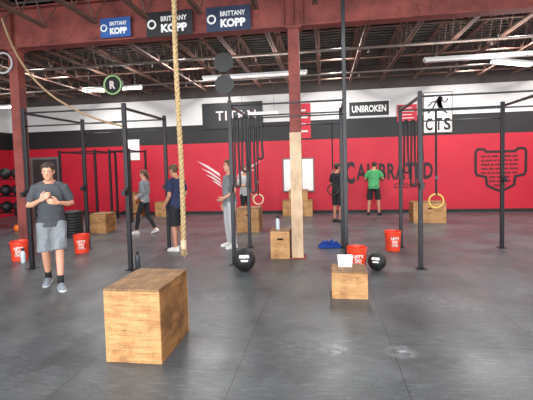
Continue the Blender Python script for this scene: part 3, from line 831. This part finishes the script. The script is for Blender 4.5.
# ------------------------------------------------------------ plywood boxes
def plybox(x0, x1, y0, y1, h, label, z=0, holes='front', grp=None):
    w, d, th = x1-x0, y1-y0, .018
    t = thing('plywood_box', label, 'box', ((x0+x1)/2, (y0+y1)/2, z), 0, grp)
    def panel(sx, sz, hole):
        bm = nb()
        hw = min(.06, sx*.16); hh = .018; zc = sz*.22 
        if hole:
            outer = [(-sx/2, -sz/2), (sx/2, -sz/2), (sx/2, sz/2), (-sx/2, sz/2)]
            inner = []
            for i in range(16):
                a = 2*PI*i/16; inner.append((math.copysign(hw-hh, math.cos(a))+hh*math.cos(a), zc+hh*math.sin(a)))
            vo = [[bm.verts.new((x, yy, zz)) for x, zz in outer] for yy in (-th/2, th/2)]
            vi = [[bm.verts.new((x, yy, zz)) for x, zz in inner] for yy in (-th/2, th/2)]
            for k in range(2):
                eo = [bm.edges.new((vo[k][i], vo[k][(i+1) % 4])) for i in range(4)]
                ei = [bm.edges.new((vi[k][i], vi[k][(i+1) % 16])) for i in range(16)]
                bmesh.ops.triangle_fill(bm, edges=eo+ei, use_beauty=True)
            for i in range(4): bm.faces.new((vo[0][i], vo[0][(i+1) % 4], vo[1][(i+1) % 4], vo[1][i]))
            for i in range(16): bm.faces.new((vi[0][i], vi[1][i], vi[1][(i+1) % 16], vi[0][(i+1) % 16]))
        else:
            box(bm, (0, 0, 0), (sx, th, sz))
        return bm
    hz = h-th
    bm = panel(w, hz, holes == 'front'); bm.transform(Matrix.Translation((0, -d/2+th/2, hz/2))); obj('front_panel', bm, M['ply'], t)
    bm = panel(w, hz, holes == 'front'); bm.transform(Matrix.Translation((0, d/2-th/2, hz/2))); obj('back_panel', bm, M['ply'], t)
    for sx in (-1, 1):
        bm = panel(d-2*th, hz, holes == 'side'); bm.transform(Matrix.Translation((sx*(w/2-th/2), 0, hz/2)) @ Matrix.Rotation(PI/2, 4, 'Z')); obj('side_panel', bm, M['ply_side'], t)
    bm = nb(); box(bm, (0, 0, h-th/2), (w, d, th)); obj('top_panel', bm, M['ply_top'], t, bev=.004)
    return t
a, b, c = G(105, 363), G(163, 363), G(192, 331)
y0 = (a.y+b.y)/2
plybox(a.x, b.x, y0, max(c.y, y0+.6), P(131, 289.5, y0).z, 'large scuffed plywood jump box in the foreground', holes=None)
a, b = G(332, 299), G(368, 299)
y0 = (a.y+b.y)/2
LBH = P(350, 272, y0).z
LBX, LBY = (a.x+b.x)/2, y0
plybox(a.x, b.x, y0, y0+.4, LBH, 'low plywood jump box in front of the red bucket', holes=None)
plybox(-.97, -.63, 6.80, 7.2, .5, 'plywood box with a bottle on top beside the column')
plybox(-2.2, -1.64, 9.5, 10.1, .61, 'plywood box standing in front of the light grey person')
plybox(-6.13, -5.68, 9.4, 9.9, .51, 'plywood box on the left beyond the red bucket', holes=None)
plybox(2.36, 3.2, 10.95, 11.5, .56, 'wide yellowish plywood box below the painted word on the wall')
gb = 'plywood boxes stacked by the red wall'
plybox(-1.36, -.90, 12.5, 13.1, .51, 'left plywood box on the floor under the whiteboard', 0, None, gb)
plybox(-.86, -.40, 12.5, 13.1, .51, 'right plywood box on the floor under the whiteboard', 0, None, gb)
plybox(-1.15, -.55, 12.55, 13.05, .34, 'plywood box on top of the two under the whiteboard', .51, None, gb)
for px0, px1, z, hh, lb in ((126, 141, 0, .45, 'low plywood box by the wall behind the walking woman'), (155, 168, 0, .5, 'plywood box by the wall between the woman and the navy shirt man'), (126, 136, .45, .4, 'plywood box on top of the low box behind the woman')):
    a, b = P(px0, 210, 12.7), P(px1, 210, 12.7); plybox(a.x, b.x, 12.7, 13.15, hh, lb, z, None)

# ------------------------------------------------------------ buckets
def bucket(x, y, label, rz=0, fill=True):
    t = thing('bucket', label, 'bucket', (x, y, 0), rz)
    bm = nb(); lathe(bm, [(.125, 0), (.13, .004), (.149, .33), (.152, .37), (.145, .37), (.14, .33), (.122, .012)], 32); obj('pail', bm, M['bucket'], t, smooth=False)
    for z, r in ((.35, .155), (.305, .152)):
        bm = nb(); torus(bm, (0, 0, z), r, .005, 'Z', 32, 6); obj('rim_band', bm, M['bucket'], t)
    pts = [(.158*math.cos(a), -.03-.155*math.sin(a)*.45, .31-.2*math.sin(a)) for a in [PI*i/14 for i in range(15)]]
    bm = nb(); tube(bm, [(x_, -abs(.17*math.sin(math.acos(max(-1, min(1, x_/.158)))))-.002, z_) for x_, y_, z_ in pts], .003, 6); obj('handle', bm, M['bar'], t)
    for s_, z, w, h in (("LET'S", .245, .15, .05), ('DO', .18, .1, .055), ('THIS.', .115, .15, .05)):
        me = text_mesh(s_, w, h, .002, .04)
        for v in me.vertices:
            r = .1255+(z+v.co.z)*.0715+.001-v.co.y; a = v.co.x/.14
            v.co = (r*math.sin(a), -r*math.cos(a), z+v.co.z)
        obj('lettering', me, M['txt_w'], t)
    return t
bucket(.47, 6.10, 'red plastic bucket behind the low plywood box', .1)
bucket(1.25, 7.55, 'red plastic bucket at the foot of the right rig', .15)
bucket(-4.88, 7.18, 'red plastic bucket just right of the man in front', .5)
bucket(-5.7, 6.5, 'red plastic bucket at the far left edge of the floor', .6)
# chalk tub on low box
tp = P(345, 266, LBY+.28)
t = thing('white_tub', 'white open tub on the low plywood box', 'tub', (tp.x, LBY+.28, LBH))
bm = nb(); lathe(bm, [(.085, 0), (.088, .004), (.1, .13), (.104, .135), (.098, .135), (.09, .02)], 4); bm.transform(Matrix.Rotation(PI/4, 4, 'Z')); bm.transform(Matrix.Diagonal((1.35, .9, 1, 1))); obj('tub', bm, M['white_pl'], t)
bm = nb(); box(bm, (0, 0, .1), (.14, .1, .06)); obj('chalk', bm, M['txt_w'], t, bev=.01)

# ------------------------------------------------------------ balls
def medball(name, x, y, z, r, label, rz=0, grp=None, stripe=True):
    t = thing(name, label, 'ball', (x, y, z+r), rz, grp)
    bm = nb(); sph(bm, (0, 0, 0), r, 28, 18); obj('shell', bm, M['black_pl'], t, smooth=True)
    if stripe:
        for tilt in (.5, -.9):
            bm = nb(); torus(bm, (0, 0, 0), r*.995, .004, 'X', 32, 6); bm.transform(Matrix.Rotation(tilt, 4, 'Z')); obj('seam', bm, M['charcoal'], t)
        n = 10
        for (a0, a1, e0, e1) in ((-.5, .5, .35, .62), (-.3, .35, .05, .2)):
            bm = nb()
            g = [[bm.verts.new(V((r*1.006*math.cos(e0+(e1-e0)*j/4)*math.sin(a0+(a1-a0)*i/n), -r*1.006*math.cos(e0+(e1-e0)*j/4)*math.cos(a0+(a1-a0)*i/n), r*1.006*math.sin(e0+(e1-e0)*j/4)))) for j in range(5)] for i in range(n+1)]
            for i in range(n):
                for j in range(4): bm.faces.new((g[i][j], g[i+1][j], g[i+1][j+1], g[i][j+1]))
            obj('printed_panel', bm, M['txt_w'], t, label='white printed panel')
    return t
medball('medicine_ball', -1.28, 5.98, 0, .178, 'black medicine ball with white print at the foot of the middle rig', .2)
c = G(375, 271.5)
medball('medicine_ball', max(c.x, .775), c.y+.08, 0, .14, 'black medicine ball with white stripe beside the red bucket', -.3)

# towel
bm = nb(); nx, ny = 30, 20
c = G(330, 247)
def tw(i, j):
    u, v = i/nx-.5, j/ny-.5
    f = max(0, 1-(2*u)**4)*max(0, 1-(2*v)**4)
    h = abs(noise.noise(V((u*5+3, v*4, 1))))*.20+.05+.05*noise.noise(V((u*11, v*9, 4)))
    return (u*.42*(1+.25*noise.noise(V((u*3, v*3, 7)))), v*.30*(1+.3*noise.noise(V((u*3, v*3, 9)))), .006+max(0, h)*f)
vs = [[bm.verts.new(tw(i, j)) for j in range(ny+1)] for i in range(nx+1)]
for i in range(nx):
    for j in range(ny): bm.faces.new((vs[i][j], vs[i+1][j], vs[i+1][j+1], vs[i][j+1]))
bmesh.ops.solidify(bm, geom=bm.faces[:], thickness=.005)
o = obj('towel', bm, M['towel'], None, (c.x, c.y, 0), smooth=True); tag(o, 'crumpled blue towel on the floor right of the column', 'towel')
# bottles
def bottle(p, mat, label, s=1.0):
    t = thing('water_bottle', label, 'bottle', p)
    bm = nb(); lathe(bm, [(.03*s, 0), (.036*s, .006*s), (.036*s, .15*s), (.03*s, .185*s), (.02*s, .2*s), (.02*s, .215*s)], 20); obj('flask', bm, mat, t, smooth=True)
    bm = nb(); cyl(bm, (0, 0, .205*s), (0, 0, .245*s), .024*s, n=16); obj('cap', bm, M['black_pl'], t)
bottle(G(138, 268), M['bottle'], 'dark water bottle on the floor by the left rig', 1.15)
bottle((-.85, 6.95, .5), M['clear'], 'pale water bottle on top of the plywood box by the column', 1.0)
bottle(V((-5.46, 6.3, 0)), M['clear'], 'pale water bottle on the floor at the far left by the bucket', 1.1)

# plates stack
def plate(label, loc, grp):
    t = thing('bumper_plate', label, 'weight plate', loc, 0, grp)
    bm = nb(); lathe(bm, [(.03, .0), (.2, .0), (.222, .008), (.225, .02), (.225, .05), (.222, .062), (.2, .07), (.185, .06), (.09, .06), (.08, .07), (.03, .07)], 32); obj('rubber_disc', bm, M['black_pl'], t, smooth=False)
    bm = nb(); lathe(bm, [(.026, .001), (.06, .001), (.06, .071), (.026, .071)], 20); obj('hub', bm, M['bar'], t)
    return t
p0 = None
pc = G(74, 236)
for k in range(9):
    if p0 is None: p = p0 = plate('black bumper plate in the tall stack behind the bucket', (0, 0, 0), 'stacked bumper plates')
    else: p = copy_tree(p0)
    p.location = (pc.x, pc.y, .0715*k)

# ball storage rack far left
rc = P(8, 220, 10.5)
t = thing('ball_rack', 'black shelf rack of medicine balls at the far left', 'rack', (rc.x, 10.5, 0))
W_, D_, H_ = 1.3, .42, 2.0
for sx in (-1, 1):
    for sy in (-1, 1):
        bm = nb(); box(bm, (sx*W_/2, sy*D_/2, H_/2), (.05, .05, H_)); obj('post', bm, M['rig'], t)
SH = (.45, .95, 1.45)
for z in SH:
    bm = nb(); box(bm, (0, 0, z), (W_, D_, .03)); obj('shelf', bm, M['rig'], t)
b0 = None
for z in SH:
    for i in range(3):
        if b0 is None: b = b0 = medball('stored_ball', 0, 0, 0, .165, 'black medicine ball stored on the shelf rack', 0, 'balls on the shelf rack', False)
        else: b = copy_tree(b0)
        b.location = (rc.x+(i-1)*.4, 10.5, z+.015+.165)
def kettlebell(p, mat, label):
    t = thing('kettlebell', label, 'kettlebell', p)
    bm = nb(); lathe(bm, [(.06, 0), (.085, .01), (.105, .06), (.1, .12), (.07, .165), (.03, .18)], 24); obj('bell', bm, mat, t, smooth=True)
    bm = nb(); tube(bm, [(-.05, 0, .15), (-.065, 0, .21), (-.04, 0, .255), (.04, 0, .255), (.065, 0, .21), (.05, 0, .15)], .016, 10); obj('handle', bm, M['bar'], t, smooth=True)
kettlebell(G(18, 231), M['orange'], 'orange kettlebell on the floor by the shelf rack')

# ------------------------------------------------------------ lights
area((-1.5, -3.0, 2.0), (rd(95), 0, 0), 11, 3.6, 950, (.96, .985, 1))
area((8.8, 5.5, 1.9), (PI/2, 0, PI/2), 4.5, 3.2, 170, (.96, .985, 1))  # unseen lamp added at the right wall for glare on the floor
for k in (-6, -2, 2, 6, 9):
    x = -2.0+.95*(k+.5)
    for y in (9.5, 11.7): area((x, y, 4.4), (0, 0, 0), .3, 1.2, 75, (1, .98, .95))  # added lamps without fixtures, between the joists, to brighten the far wall
for k in (-6, -2, 2, 6):
    x = -2.0+.95*(k+.5); area((x, 3.6, 4.4), (0, 0, 0), .3, 1.2, 90, (1, .98, .95))  # same added bare lamps between the joists of the near bay
w = bpy.data.worlds.new('world'); SC.world = w; w.use_nodes = True
bg = w.node_tree.nodes['Background']; bg.inputs[0].default_value = (.92, .965, 1, 1); bg.inputs[1].default_value = 2.0
SC.view_settings.view_transform = 'Standard'
SC.view_settings.exposure = 0.18
